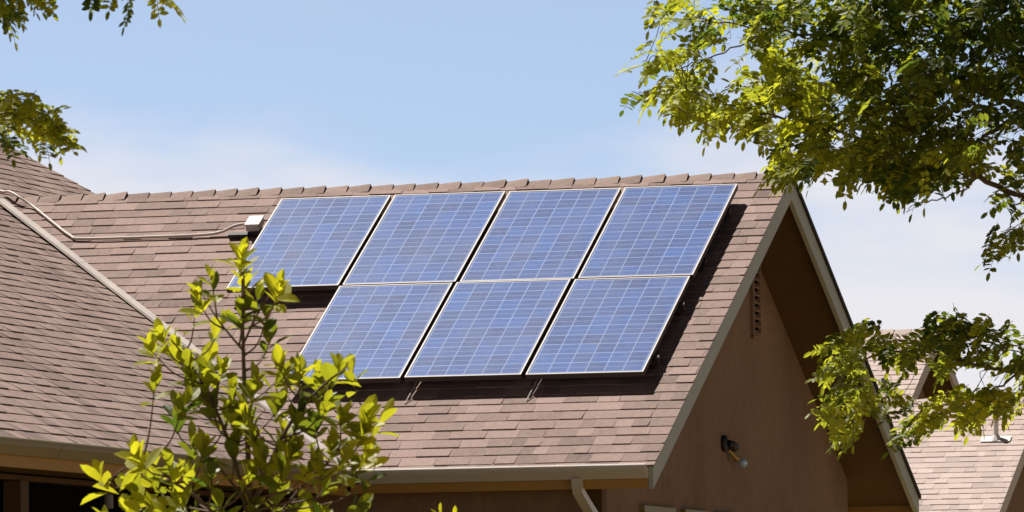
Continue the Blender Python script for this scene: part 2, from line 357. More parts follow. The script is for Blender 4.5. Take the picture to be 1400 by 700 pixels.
g.build('gutter', [M_GUTD, M_GUTD], H).modifiers.new('solid','SOLIDIFY').thickness = .002
# downspout, rectangular tube with elbows, hugging the wall below
def rect_tube(mb, pts, a, b, side):
    rings = []; side = Vector(side)
    for i, p in enumerate(pts):
        d = (Vector(pts[min(i+1,len(pts)-1)])-Vector(pts[max(i-1,0)])).normalized(); n = d.cross(side).normalized()
        rings.append([Vector(p)+side*(sx*a)+n*(sy*b) for sx, sy in ((-1,-1),(1,-1),(1,1),(-1,1))])
    for i in range(len(rings)-1):
        for k in range(4): mb.poly([rings[i][k], rings[i][(k+1)%4], rings[i+1][(k+1)%4], rings[i+1][k]])
DX = -.60; zg = -HW*TP-.1; yw = -HW+.46
f = MB(); dsp = [Z((DX,-HW-.05,zg)), Z((DX,-HW-.05,zg-.06)), Z((DX+.002,-HW-.03,zg-.10)), Z((DX+.02,-HW+.10,zg-.19)), Z((DX+.045,yw-.11,zg-.33)), Z((DX+.05,yw-.055,zg-.39)), Z((DX+.05,yw-.05,zg-.46)), Vector((DX+.05,yw-.05,.25)), Vector((DX+.05,yw-.30,.08))]
rect_tube(f, dsp, .040, .030, (1,0,0)); f.build('downspout', M_GUT, GUT, bevel=.006)

# ------------------------------------------------------------------ walls
OV = .55; GX = -OV; FY = -HW+.46
f = MB()
zt = lambda y: ZR - abs(y)*TP - DK - .02
# gable wall with thickness, five-sided
f.prism([Vector((GX,FY,0)), Vector((GX,-FY,0)), Vector((GX,-FY,zt(FY))), Vector((GX,0,zt(0))), Vector((GX,FY,zt(FY)))], (-.2,0,0))
f.box((GX-.201,FY,0), (LX-.5,FY+.2,zt(FY))); f.box((GX-.201,-FY,0), (LX-.5,-FY-.2,zt(FY)))
# corner boards
f.build('wall', M_STU, H)
f = MB(); f.box((GX-.13,FY-.018,0), (GX+.012,FY+.12,zt(FY)-.07)); f.build('corner_board', M_SOF, H)
# main block
WX = LX-.5; zl = ZR-HW*TP-.2; zo = ZR-2.81
f = MB()
f.box((WX,YF+.6,zo), (WX-.2,FY+.0,zl)); f.box((WX,-11.9,0),(WX-.2,YF+.6,zo)); f.box((WX,-5.0,0),(WX-.2,FY,zo))
f.box((WX-.201,YF+.6,0), (RX-LW+.5,YF+.8,zl)); f.box((WX-.0,4.0,0), (RX-LW+.5,4.2,zl)); f.box((RX-LW+.5,YF+.8,0), (RX-LW+.7,4.0,zl)); f.box((WX-.2,-FY+.0,0),(WX-.4,4.0,zl))
for yy in (YF+.6, 4.0):
    f.prism([Vector((WX-.21,yy,zl-.01)), Vector((RX,yy,ZR+RZ-.2)), Vector((RX-LW+.51,yy,zl-.01))], (0,.2,0))
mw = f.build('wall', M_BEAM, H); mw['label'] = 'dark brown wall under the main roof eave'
po = MB(); po.box((WX+.03,-10.87,0), (WX-.10,-10.70,zo-.004)); po.build('post', M_BEAM, H)
po = MB(); po.box((WX+.02,-5.15,0), (WX-.10,-4.99,zo-.004)); po.build('post', M_BEAM, H)
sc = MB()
sc.box((WX-.11,-10.705,.1), (WX-.13,-5.13,zo+.0)); sc.box((WX-.11,-11.9,.1), (WX-.13,-10.865,zo+.0)); sc.build('porch_shade_sheet', M_DARK, H)  # black sheet put in for the dark porch interior

# windows low on the gable wall
for (ya, yb_, zt_) in ((-3.02,-2.03,-2.842), (-1.72,-.97,-2.842), (-.62,.10,-2.842)):
    f = MB(); z1 = ZR+zt_; z0 = z1-1.2; x = GX
    f.box((x+.045,ya,z1), (x-.01,yb_,z1-.055)); f.box((x+.045,ya,z0), (x-.01,yb_,z0+.055))
    for y_ in (ya, yb_-.055): f.box((x+.042,y_,z0+.056), (x-.01,y_+.055,z1-.056))
    f.box((x+.03,(ya+yb_)/2-.02,z0+.056), (x-.01,(ya+yb_)/2+.02,z1-.056))
    wdw = f.build('window', M_WFR, H, bevel=.003)
    p = MB(); p.box((x+.012,ya+.05,z0+.05), (x+.004,yb_-.05,z1-.05)); p.build('pane', M_WGL, wdw)

# louvred gable vent
f = MB(); vy0, vy1, vz0, vz1 = .70, .98, ZR-1.315, ZR-.62; x = GX
f.box((x+.03,vy0,vz0), (x-.01,vy0+.045,vz1)); f.box((x+.03,vy1-.03,vz0), (x-.01,vy1,vz1)); f.box((x+.031,vy0,vz0-.02), (x-.01,vy1,vz0+.01)); f.box((x+.031,vy0,vz1), (x-.01,vy1,vz1+.03))
vent = f.build('gable_vent', M_STU, H)
f = MB(); f.box((x+.006,vy0+.04,vz0+.01), (x+.002,vy1-.02,vz1)); f.build('vent_screen', M_DARK, vent)
zz_ = vz0+.03
f = MB()
while zz_ < vz1-.02:
    f.hexa([(x+.004,vy0+.04,zz_+.02),(x+.036,vy0+.04,zz_-.018),(x+.036,vy1-.025,zz_-.018),(x+.004,vy1-.025,zz_+.02),(x+.004,vy0+.04,zz_+.032),(x+.036,vy0+.04,zz_-.004),(x+.036,vy1-.025,zz_-.004),(x+.004,vy1-.025,zz_+.032)])
    zz_ += .0665
f.build('louvres', M_STU, vent)
rebase(HOUSE)

# ------------------------------------------------------------------ solar panels on the front slope
X0, S0, PL, PW, HH, GAP = -4.3444, .472, 1.738, .972, .146, .016
GX_ = .037
def rp(x, t, n): return Z((x, -t*CP - n*SP, -t*SP + n*CP))
PANEL_LABELS = ['blue solar panel at the left end of the upper row, beside the grey junction box',
    'second solar panel from the left in the upper row, with a full panel below it',
    'third solar panel from the left in the upper row, just left of the end one',
    'upper row solar panel at the right end, nearest the roof peak',
    'lower row solar panel at the left, partly behind the sapling',
    'middle panel of the three in the lower row',
    'lower row solar panel at the right end, nearest the downspout corner']
def make_panel(loc):
    root = thing('solar_panel', PANEL_LABELS[0], 'solar panel', loc, 'solar panels mounted on the roof')
    U_, T_, N_ = Vector((1,0,0)), Vector((0,-CP,-SP)), Vector((0,-SP,CP))
    q = lambda u, t, n: U_*u + T_*t + N_*n
    f = MB(); fw, fd = .013, .045                                 # frame: four bars, bright top, sides painted dark for shade
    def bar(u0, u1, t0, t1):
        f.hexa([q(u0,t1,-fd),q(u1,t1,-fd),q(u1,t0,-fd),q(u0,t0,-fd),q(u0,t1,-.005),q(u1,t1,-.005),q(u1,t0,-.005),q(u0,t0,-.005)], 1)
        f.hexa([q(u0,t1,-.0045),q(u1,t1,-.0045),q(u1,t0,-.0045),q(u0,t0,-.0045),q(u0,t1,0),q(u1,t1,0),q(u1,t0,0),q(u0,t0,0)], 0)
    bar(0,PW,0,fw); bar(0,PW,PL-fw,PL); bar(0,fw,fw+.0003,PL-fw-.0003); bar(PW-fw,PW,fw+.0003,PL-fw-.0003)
    f.build('frame', [M_ALU, M_FSHADE], root)
    me = bpy.data.meshes.new('cells'); vs_, fs, uvs = [], [], []
    a, b, c, d = q(fw+.001,PL-fw-.001,-.003), q(PW-fw-.001,PL-fw-.001,-.003), q(PW-fw-.001,fw+.001,-.003), q(fw+.001,fw+.001,-.003)
    lo = [p - N_*.006 for p in (a,b,c,d)]
    me.from_pydata([a,b,c,d]+lo, [], [(0,1,2,3),(7,6,5,4),(0,4,5,1),(1,5,6,2),(2,6,7,3),(3,7,4,0)])
    uvl = me.uv_layers.new(name='UVMap'); mu, mv = .07, .09
    for i, c_ in enumerate(((-mu,10+mv),(6+mu,10+mv),(6+mu,-mv),(-mu,-mv))): uvl.data[i].uv = c_
    for i in range(4, 24): uvl.data[i].uv = (.5,.3)
    me.materials.append(M_CELL); me.update(); link(bpy.data.objects.new('cells', me), root)
    return root
spots = [(X0+i*(PW+GX_), S0) for i in range(4)] + [(X0+(i+1)*(PW+GX_)-.02, S0+PL+GAP) for i in range(3)]
proto = make_panel(rp(spots[0][0], spots[0][1], HH))
for i, (x, t) in enumerate(spots):
    if i == 0: continue
    r = proto.copy(); COL.objects.link(r); r.location = rp(x, t, HH + (.002 if i % 2 else -.001)); r['label'] = PANEL_LABELS[i]
    for ch in proto.children:
        c = ch.copy(); COL.objects.link(c); c.parent = r
# mounting rails with feet
def rail(xa, xb, t, label):
    root = thing('mounting_rail', label, 'mounting rail', rp(xa, t, 0), 'mounting rails under the panels')
    f = MB()
    f.hexa([rp(xa,t+.02,.035),rp(xb,t+.02,.035),rp(xb,t-.02,.035),rp(xa,t-.02,.035),rp(xa,t+.02,.072),rp(xb,t+.02,.072),rp(xb,t-.02,.072),rp(xa,t-.02,.072)]); f.build('rail', M_RAIL, root)
    n = max(2, int((xb-xa)/1.2)+1)
    for k in range(n):
        x = xa+.05 + (xb-xa-.1)*k/(n-1); g = MB()
        g.hexa([rp(x-.02,t+.05,.012),rp(x+.02,t+.05,.012),rp(x+.02,t-.03,.012),rp(x-.02,t-.03,.012),rp(x-.02,t+.05,.018),rp(x+.02,t+.05,.018),rp(x+.02,t-.03,.018),rp(x-.02,t-.03,.018)])
        g.hexa([rp(x-.02,t+.028,.018),rp(x+.02,t+.028,.018),rp(x+.02,t+.021,.018),rp(x-.02,t+.021,.018),rp(x-.02,t+.028,.07),rp(x+.02,t+.028,.07),rp(x+.02,t+.021,.07),rp(x-.02,t+.021,.07)])
        g.tube([rp(x,t+.038,.018), rp(x,t+.038,.03)], .008, 6)
        g.build('foot', M_RAIL, root)
    g = MB(); x = xb
    g.hexa([rp(x-.03,t+.02,.073),rp(x+.005,t+.02,.073),rp(x+.005,t-.02,.073),rp(x-.03,t-.02,.073),rp(x-.03,t+.02,.10),rp(x+.005,t+.02,.10),rp(x+.005,t-.02,.10),rp(x-.03,t-.02,.10)]); g.tube([rp(x-.012,t,.10),rp(x-.012,t,.105)], .006, 6)
    g.build('end_clamp', M_RAIL, root); rebase(root)
XR = X0+4*(PW+GX_)-GX_
rail(X0-.03, XR+.012, S0+.40, 'topmost metal mounting rail, under the upper half of the upper panel row')
rail(X0-.03, XR+.016, S0+PL-.38, 'metal mounting rail under the lower half of the upper panel row')
rail(X0+PW+.0, XR+.012, S0+PL+GAP+.42, 'metal mounting rail under the upper half of the lower panel row')
rail(X0+PW+.0, XR+.018, S0+2*PL+GAP-.36, 'lowest metal mounting rail, near the bottom edge of the lower panel row')
# slim support struts poking out below the lower row
for xs, lb in ((X0+2*(PW+GX_)+.03, 'slim metal strut poking out below the lower panel row, left one of two'), (X0+3*(PW+GX_)+.03, 'slim metal strut poking out below the lower panel row, right one of two')):
    f = MB(); tb = S0+2*PL+GAP
    f.tube([rp(xs+.02,tb-.30,.05), rp(xs+.015,tb-.02,.055), rp(xs+.01,tb+.06,.045), rp(xs-.005,tb+.16,.022), rp(xs-.01,tb+.21,.014)], .0055, 6)
    tag(f.build('support_strut', M_ALU), lb, 'strut')

# ------------------------------------------------------------------ conduit + junction box
def smooth(pts, n=6):
    o = []
    for i in range(len(pts)-1):
        p0, p1, p2, p3 = pts[max(i-1,0)], pts[i], pts[i+1], pts[min(i+2,len(pts)-1)]
        for k in range(n):
            t = k/n; o.append(.5*((2*p1)+(p2-p0)*t+(2*p0-5*p1+4*p2-p3)*t*t+(3*p1-p0-3*p2+p3)*t**3))
    return o+[pts[-1]]
f = MB(); cp_ = [left_pt(-7.9,.15,.05), left_pt(-7.45,.12,.05), Z((-7.08,.03,.085)), Z((-6.96,-.05,.068)), Z((-6.84,-.13,.015)), Z((-6.68,-.21,-.08)), Z((-6.42,-.47,-.232)), Z((-6.16,-.735,-.377)), Z((-6.02,-.80,-.413)), Z((-5.4,-.805,-.416)), Z((-4.95,-.80,-.411)), Z((-4.78,-.79,-.39)), Z((-4.66,-.78,-.34)), Z((-4.53,-.765,-.325))]
f.tube(smooth(cp_), .0125, 8)
tag(f.build('conduit', M_COND, smooth=True), 'thin pale metal conduit bending down from the ridge to the junction box', 'conduit')
jb = thing('junction_box', 'small white-topped metal junction box on the roof left of the upper panels', 'junction box', rp(-4.49,.86,0))
f = MB(); bx = lambda x0,x1,t0,t1,n0,n1: [rp(x0,t1,n0),rp(x1,t1,n0),rp(x1,t0,n0),rp(x0,t0,n0),rp(x0,t1,n1),rp(x1,t1,n1),rp(x1,t0,n1),rp(x0,t0,n1)]
f.hexa(bx(-4.545,-4.425,.77,.93,.060,.118)); f.build('box', mat('grey_box_metal', (.40,.40,.38), .45), jb, bevel=.004)
f = MB(); f.hexa(bx(-4.551,-4.419,.762,.938,.119,.130)); f.build('lid', M_JB, jb, bevel=.004)
f = MB(); f.hexa(bx(-4.525,-4.44,.80,.93,.010,.0595)); f.hexa(bx(-4.70,-4.527,.91,.965,.012,.05)); f.build('base_block', M_BLACK, jb)  # black blocks below and left of the box
rebase(jb)

# ------------------------------------------------------------------ floodlight on the gable wall
fl = thing('floodlight', 'small black security floodlight with a clear round bulb on the gable wall', 'floodlight', (GX+.02,-.30,ZR-2.30))
def ball(mb, c, r, n=10, m=7, sc=(1,1,1)):
    c = Vector(c); rows = []
    for i in range(m+1):
        a = math.pi*i/m; rows.append([c+Vector((r*sc[0]*math.sin(a)*math.cos(2*math.pi*k/n), r*sc[1]*math.sin(a)*math.sin(2*math.pi*k/n), r*sc[2]*math.cos(a))) for k in range(n)])
    for i in range(m):
        for k in range(n): mb.poly([rows[i][k], rows[i+1][k], rows[i+1][(k+1)%n], rows[i][(k+1)%n]])
f = MB(); c0 = Vector((GX,-.30,ZR-2.26))
f.tube([c0+Vector((.002,0,0)), c0+Vector((.03,0,0)), c0+Vector((.045,0,0))], [.07,.068,.04], 14); f.build('wall_plate', M_BLACK, fl)
f = MB(); f.tube([c0+Vector((.045,0,0)), c0+Vector((.062,.05,-.01)), c0+Vector((.068,.14,-.03))], [.03,.036,.04], 12); f.build('motion_sensor', M_BLACK, fl)
f = MB(); f.tube([c0+Vector((.03,.06,-.05)), c0+Vector((.05,.16,-.10)), c0+Vector((.065,.22,-.125))], [.014,.018,.028], 12); f.build('lamp_holder', mat('brass', (.45,.30,.12), .4, metal=.5), fl)
f = MB(); ball(f, c0+Vector((.095,.30,-.155)), .04, 14, 9); gl = mat('bulb_glass', (.50,.66,.95), .08, spec=.8); f.build('bulb', gl, fl, smooth=True)
rebase(fl)

# small tube hanging below the main eave
f = MB(); hc = Vector((WX+.10,-9.18,0)); f.tube([hc+Vector((0,0,ZR-2.86)), hc+Vector((0,0,ZR-2.875)), hc+Vector((0,0,ZR-2.97)), hc+Vector((0,0,ZR-2.975))], [.012,.035,.035,.028], 10); f.tube([hc+Vector((0,0,ZR-2.865)), hc+Vector((0,0,ZR-HW*TP-.186))], .003, 5)
tag(f.build('hanging_tube', mat('dull_grey', (.22,.22,.24), .6)), 'small grey tube hanging under the left eave before the dark opening', 'hanging tube')

# ------------------------------------------------------------------ neighbour's house far right
NB = thing('house', 'distant pale shingled house at the far right, behind the leafy branch', 'house', at(1330,980,96))
rn = random.Random(9)
def wing(ridge_r, half, ln, D_overh=.5, mroof=M_SHN, crs=.15):
    A = ridge_r; tl = half/CP; dn = half*TP
    f = MB()
    f.prism([A+Vector((0,0,-.012)), A+Vector((-ln,0,-.012)), A+Vector((-ln,-half,-dn-.012)), A+Vector((0,-half,-dn-.012))], (0,0,-.1))
    shingle(f, A, Vector((1,0,0)), Vector((0,-CP,-SP)), Vector((0,-SP,CP)), lambda t: -ln, lambda t: .01, 0, tl, rn, tab=.19, crs=crs)
    f.prism([A+Vector((0,.004,-.012)), A+Vector((-ln,.004,-.012)), A+Vector((-ln,half,-dn-.012)), A+Vector((0,half,-dn-.012))], (0,0,-.1))
    r = f.build('roof', [M_SOF, mroof], NB)
    f = MB(); ridge_caps(f, A+Vector((-ln,0,.004)), Vector((1,0,0)), Vector((0,-CP,-SP)), Vector((0,CP,-SP)), (Vector((0,-SP,CP)), Vector((0,SP,CP))), ln-.02, .25, rn, .11); f.build('ridge_caps', mroof, r)
    f = MB()
    for s in (-1,1): f.prism([A+Vector((.002,0,-.02)), A+Vector((.002,s*half,-dn-.02)), A+Vector((.002,s*half,-dn-.2)), A+Vector((.002,0,-.23))], (-.04,0,0))
    f.box(A+Vector((-ln,-half,-dn-.02)), A+Vector((-.042,-half-.03,-dn-.17)))
    f.build('fascia', M_NT, r)
    f = MB(); z0 = -A.z
    f.prism([A+Vector((-.5,-half+.4,z0)), A+Vector((-.5,half-.4,z0)), A+Vector((-.5,half-.4,-dn+.09)), A+Vector((-.5,0,-.13)), A+Vector((-.5,-half+.4,-dn+.09))], (-ln+.9,0,0))
    f.build('wall', M_STU, NB)
    return r
M_NT = mat('pale_fascia', (.60,.56,.54), .6)
D1 = 97.0
up_r = at(1284,452,D1+4); lo_r = at(1425,545,D1)
r_up = wing(up_r, 2.1, 3.9); r_lo = wing(lo_r, 4.2, 6.0)
# vent pipes on the neighbour's roofs
def roof_at(A, px, py):
    d = FWD + RT*((px-700)/F_PX) + UP*((350-py)/F_PX); n = Vector((0,-SP,CP)); t = (A-CAM).dot(n)/d.dot(n); return CAM + d*t
P = roof_at(lo_r, 1362, 601)
f = MB(); f.tube([P+Vector((0,0,-.05)), P+Vector((0,0,.26))], .035, 10); f.tube([P+Vector((0,0,-.02)), P+Vector((0,0,.06))], [.09,.04], 10)
f.hexa([P+Vector((-.2,-.10*CP,-.10*SP+.02)),P+Vector((.2,-.10*CP,-.10*SP+.02)),P+Vector((.2,.06*CP,.06*SP+.02)),P+Vector((-.2,.06*CP,.06*SP+.02)),P+Vector((-.2,-.10*CP,-.10*SP+.024)),P+Vector((.2,-.10*CP,-.10*SP+.024)),P+Vector((.2,.06*CP,.06*SP+.024)),P+Vector((-.2,.06*CP,.06*SP+.024))])
f.build('vent_pipe', M_JB, r_lo)
P = roof_at(up_r, 1208, 536)
f = MB(); f.tube([P+Vector((0,0,-.05)), P+Vector((0,0,.19))], .032, 10); f.build('vent_pipe', mat('pipe_grey', (.18,.20,.22), .6), r_up)
rebase(NB)

# ------------------------------------------------------------------ foliage helpers
def leaf(mb, P, d, n, ln, wd, tone, fold=.25, curl=.15):          # leaf blade of 8 faces, folded along its midrib
    d = d.normalized(); s = d.cross(n)
    if s.length < 1e-4: s = d.orthogonal()
    s.normalize(); n = s.cross(d)
    prof = ((0,.0),(.22,.30),(.55,.52),(.82,.38),(1,.0))
    mid, lft, rgt = [], [], []
    for t, w_ in prof:
        c = P + d*(ln*t) - n*(curl*ln*t*t); mid.append(c); o = n*(w_*wd*fold)
        lft.append(c + s*(w_*wd) + o); rgt.append(c - s*(w_*wd) + o)
    b = len(mb.v); mb.v += [tuple(x) for x in mid] + [tuple(x) for x in lft[1:4]] + [tuple(x) for x in rgt[1:4]]
    fs = ((0,1,5),(1,2,6,5),(2,3,7,6),(3,4,7),(0,8,1),(1,8,9,2),(2,9,10,3),(3,10,4))
    for q in fs: mb.f.append(tuple(b+i for i in q)); mb.mi.append(0); mb.c.append(tone)
def leaflet(mb, P, d, n, ln, wd, tone):
    s = d.cross(n)
    if s.length < 1e-4: s = d.orthogonal()
    s.normalize(); n = s.cross(d)
    b = len(mb.v)
    a = P; t = P+d*ln; m1 = P+d*(ln*.3); m2 = P+d*(ln*.72); o = n*(wd*.12)
    mb.v += [tuple(x) for x in (a, m1+s*(wd*.45)+o, m2+s*(wd*.42)+o, t, m2-s*(wd*.42)+o, m1-s*(wd*.45)+o, m1, m2)]
    for q in ((0,6,1),(6,7,2,1),(7,3,2),(0,5,6),(5,4,7,6),(4,3,7)): mb.f.append(tuple(b+i for i in q)); mb.mi.append(0); mb.c.append(tone)
def compound(mb, tw, P, d, r, L_=.20, lf=.036, pairs=7, tone=.5, droop=.6, roll=None):
    """a pinnate leaf: arching rachis with pairs of leaflets and one at the tip"""
    d = d.normalized(); side = d.cross(Vector((0,0,1)))
    if side.length < .1: side = Vector((1,0,0))
    side.normalize(); nrm_ = side.cross(d).normalized()
    a = r.uniform(-.9,.9) if roll is None else roll; side, nrm_ = side*math.cos(a)+nrm_*math.sin(a), nrm_*math.cos(a)-side*math.sin(a)
    pts = []; p = P.copy(); dd = d.copy()
    for i in range(pairs+2):
        pts.append(p.copy()); p = p + dd*(L_/(pairs+1)); dd = (dd + Vector((0,0,-droop/(pairs+1)))).normalized()
    tw.tube(pts, [.0016]*(len(pts)-1)+[.0008], 3, cap=False)
    for i in range(1, pairs+1):
        for s in (-1,1):
            q = (side*s + d*.35 + Vector((0,0,-.15)) + Vector((r.gauss(0,.13), r.gauss(0,.13), r.gauss(0,.13)))).normalized()
            nn = (nrm_ + Vector((r.gauss(0,.28), r.gauss(0,.28), r.gauss(0,.28)))).normalized()
            if r.random() < .94: leaflet(mb, pts[i], q, nn, lf*r.uniform(.75,1.15)*(1-.25*abs(i/pairs-.5)), lf*.54*r.uniform(.8,1.15), min(1,max(0,tone+r.gauss(0,.16))))
    leaflet(mb, pts[-1], dd, nrm_, lf, lf*.42, tone)
def crown(name, label, D, blobs, limbs, trunkpts, trunkr, r, lf, L_, spread=.55, dirs=(-.6,-.25), twig_p=.5, dens=1.0):
    root = thing(name, label, 'tree', trunkpts[0])
    leaves, tw, br, tk = MB(), MB(), MB(), MB()
    tk.tube(smooth([Vector(p) for p in trunkpts], 4), [trunkr[0]+(trunkr[1]-trunkr[0])*i/(4*(len(trunkpts)-1)) for i in range(4*(len(trunkpts)-1)+1)], 12)
    nodes = []
    for lm, r0, r1 in limbs:
        P3 = smooth([at(a, b, D+c) if not isinstance(a, Vector) else a for a, b, c in lm], 8)
        # natural wobble
        P3 = [p + Vector((r.gauss(0,.006), r.gauss(0,.012), r.gauss(0,.006))) for p in P3]
        n = len(P3); br.tube(P3, [r0+(r1-r0)*(i/(n-1))**.8 for i in range(n)], 7); nodes += P3
    for (cx, cy, rx, ry, n, tn) in blobs:
        for _ in range(int(n*dens)):
            a = r.uniform(0, 2*math.pi); q = math.sqrt(r.random()); px, py = cx+rx*q*math.cos(a), cy+ry*q*math.sin(a)
            P = at(px, py, D + r.gauss(0, spread))
            nb = min(nodes, key=lambda o: (o-P).length)
            out_ = (P-nb); out_ = out_.normalized() if out_.length > .05 else Vector((0,0,0))
            d = out_*.6 + RT*(dirs[0]+r.gauss(0,.55)) + Vector((0,0,dirs[1]+r.gauss(0,.45))) + FWD*r.gauss(0,.6)
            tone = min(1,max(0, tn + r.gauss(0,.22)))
            P = P - d.normalized()*(L_*.5)
            compound(leaves, tw, P, d, r, L_*r.uniform(.7,1.15), lf, r.choice((5,6,7,8)), tone, droop=r.uniform(.2,1.0))
            if r.random() < twig_p and (P-nb).length < 1.3:
                mid = (P+nb)/2 + Vector((r.gauss(0,.03), r.gauss(0,.05), .03)); tw.tube(smooth([nb, mid, P], 3), [.0035,.003,.0026,.0024,.0022,.002,.0018], 4, cap=False)
    tk.build('trunk', M_BARK, root, smooth=True); o_ = len(br.v); br.v += tw.v; br.f += [tuple(i+o_ for i in q) for q in tw.f]; br.mi += [1]*len(tw.f); br.c += tw.c; br.build('branches', [M_BARK, M_TWIG], root, smooth=True); leaves.build('crown', M_LEAFT, root)
    rebase(root); return root

# right-hand tree, its trunk just outside the picture
rt = random.Random(21); DT = 42
tb = at(1760, 980, DT); tb.z = 0
blobs = [(985,12,75,20,24,.45),(1100,22,95,30,60,.35),(1230,35,100,45,95,.25),(1350,45,80,75,150,.05),(940,45,22,32,9,.6),(905,14,22,8,4,.6),(882,66,24,6,3,.7),(885,92,14,10,4,.7),(935,78,30,8,7,.7),  # lowest tone, in the upper-right clump, paints in its deep shade
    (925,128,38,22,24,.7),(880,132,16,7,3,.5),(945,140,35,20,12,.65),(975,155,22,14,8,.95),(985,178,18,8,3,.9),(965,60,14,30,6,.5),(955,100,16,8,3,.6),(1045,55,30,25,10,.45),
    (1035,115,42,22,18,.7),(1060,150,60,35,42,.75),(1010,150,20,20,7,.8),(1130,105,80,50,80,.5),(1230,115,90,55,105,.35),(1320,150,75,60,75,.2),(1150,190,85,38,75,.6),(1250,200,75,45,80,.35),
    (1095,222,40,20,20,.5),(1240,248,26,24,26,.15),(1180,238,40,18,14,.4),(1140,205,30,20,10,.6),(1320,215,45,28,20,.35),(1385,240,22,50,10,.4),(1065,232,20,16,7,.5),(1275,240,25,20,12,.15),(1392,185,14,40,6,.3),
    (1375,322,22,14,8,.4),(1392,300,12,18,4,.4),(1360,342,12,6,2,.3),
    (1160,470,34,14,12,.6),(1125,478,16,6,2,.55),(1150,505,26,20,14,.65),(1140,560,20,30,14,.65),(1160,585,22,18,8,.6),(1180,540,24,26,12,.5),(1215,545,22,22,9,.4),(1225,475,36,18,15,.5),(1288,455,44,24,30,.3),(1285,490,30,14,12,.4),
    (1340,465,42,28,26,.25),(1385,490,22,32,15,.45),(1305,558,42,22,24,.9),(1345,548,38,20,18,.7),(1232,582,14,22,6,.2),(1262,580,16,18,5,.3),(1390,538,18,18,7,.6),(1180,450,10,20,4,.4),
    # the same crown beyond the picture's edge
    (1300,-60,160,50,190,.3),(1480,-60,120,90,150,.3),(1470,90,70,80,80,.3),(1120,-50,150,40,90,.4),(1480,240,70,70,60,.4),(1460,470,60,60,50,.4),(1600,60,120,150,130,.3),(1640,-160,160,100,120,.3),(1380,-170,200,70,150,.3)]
hub = (1700,330,0)
limbs = [([(1700,330,0),(1560,310,.1),(1400,268,.2),(1330,238,.15),(1250,205,.1),(1150,182,.0),(1060,160,-.1),(985,140,-.1),(930,118,-.1)], .024,.003),
    ([(1700,250,0),(1560,190,.3),(1400,150,.3),(1290,105,.25),(1180,62,.1),(1060,42,0),(960,28,0)], .024,.003),
    ([(1400,150,.3),(1340,190,.1),(1280,225,-.1),(1210,215,-.2),(1120,205,-.2)], .014,.003),
    ([(1345,240,.1),(1310,262,0),(1262,277,0),(1215,268,0),(1190,262,0)], .006,.002),
    ([(1060,160,-.1),(1000,175,-.1),(960,168,-.1),(905,132,-.1),(870,128,-.1)], .006,.002),
    ([(1060,42,0),(980,75,0),(920,95,0),(880,85,0)], .006,.002),
    ([(1400,268,.2),(1385,290,.2),(1378,318,.2),(1366,338,.2)], .006,.002),
    ([(1720,560,0),(1560,520,.1),(1400,508,.1),(1340,500,.05),(1280,480,0),(1225,482,0),(1165,500,0),(1140,545,0)], .018,.003),
    ([(1400,508,.1),(1350,535,0),(1310,548,0),(1260,560,0)], .008,.002),
    ([(1700,120,0),(1560,0,.2),(1420,-60,.2),(1250,-80,.1),(1080,-60,0)], .05,.006)]
tp = [tb, at(1740,700,DT), at(1705,400,DT), at(1690,100,DT), at(1700,-180,DT)]
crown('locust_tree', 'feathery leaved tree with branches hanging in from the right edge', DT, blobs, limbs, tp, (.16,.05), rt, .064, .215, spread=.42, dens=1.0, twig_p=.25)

# left-hand tree, nearer
rl = random.Random(5); DL = 30
tb2 = at(-420, 980, DL); tb2.z = 0
blobs2 = [(12,6,20,10,6,.4),(10,20,10,10,3,.1),(45,0,22,5,3,.3),(150,-6,12,5,2,.2),(172,18,3,4,1,.0),(205,-4,10,4,2,.8),(228,-2,8,4,2,.9),(128,-4,3,3,1,.0),
    (10,150,18,22,8,.6),(35,160,26,18,11,.65),(62,172,22,18,9,.6),(88,180,12,14,4,.7),(66,208,5,5,1,.05),(20,190,14,8,3,.1),(96,196,5,5,1,.9),
    (-60,150,60,50,30,.4),(-60,-20,70,50,40,.4),(100,-60,120,30,40,.4),(-200,60,110,130,90,.4),(-60,-120,160,60,90,.4)]
limbs2 = [([(-330,180,0),(-200,170,0),(-80,150,0),(0,150,0),(50,168,0),(85,182,0)], .03,.003),
    ([(-330,60,0),(-200,0,0),(-80,-30,0),(40,-35,0),(150,-40,0),(215,-20,0)], .03,.003)]
tp2 = [tb2, at(-390,600,DL), at(-345,250,DL), at(-320,0,DL), at(-300,-200,DL)]
crown('locust_tree', 'feathery leaved tree with only sprigs hanging in at the top left corner', DL, blobs2, limbs2, tp2, (.14,.05), rl, .046, .17, spread=.25, dirs=(.45,-.35), dens=1.4)

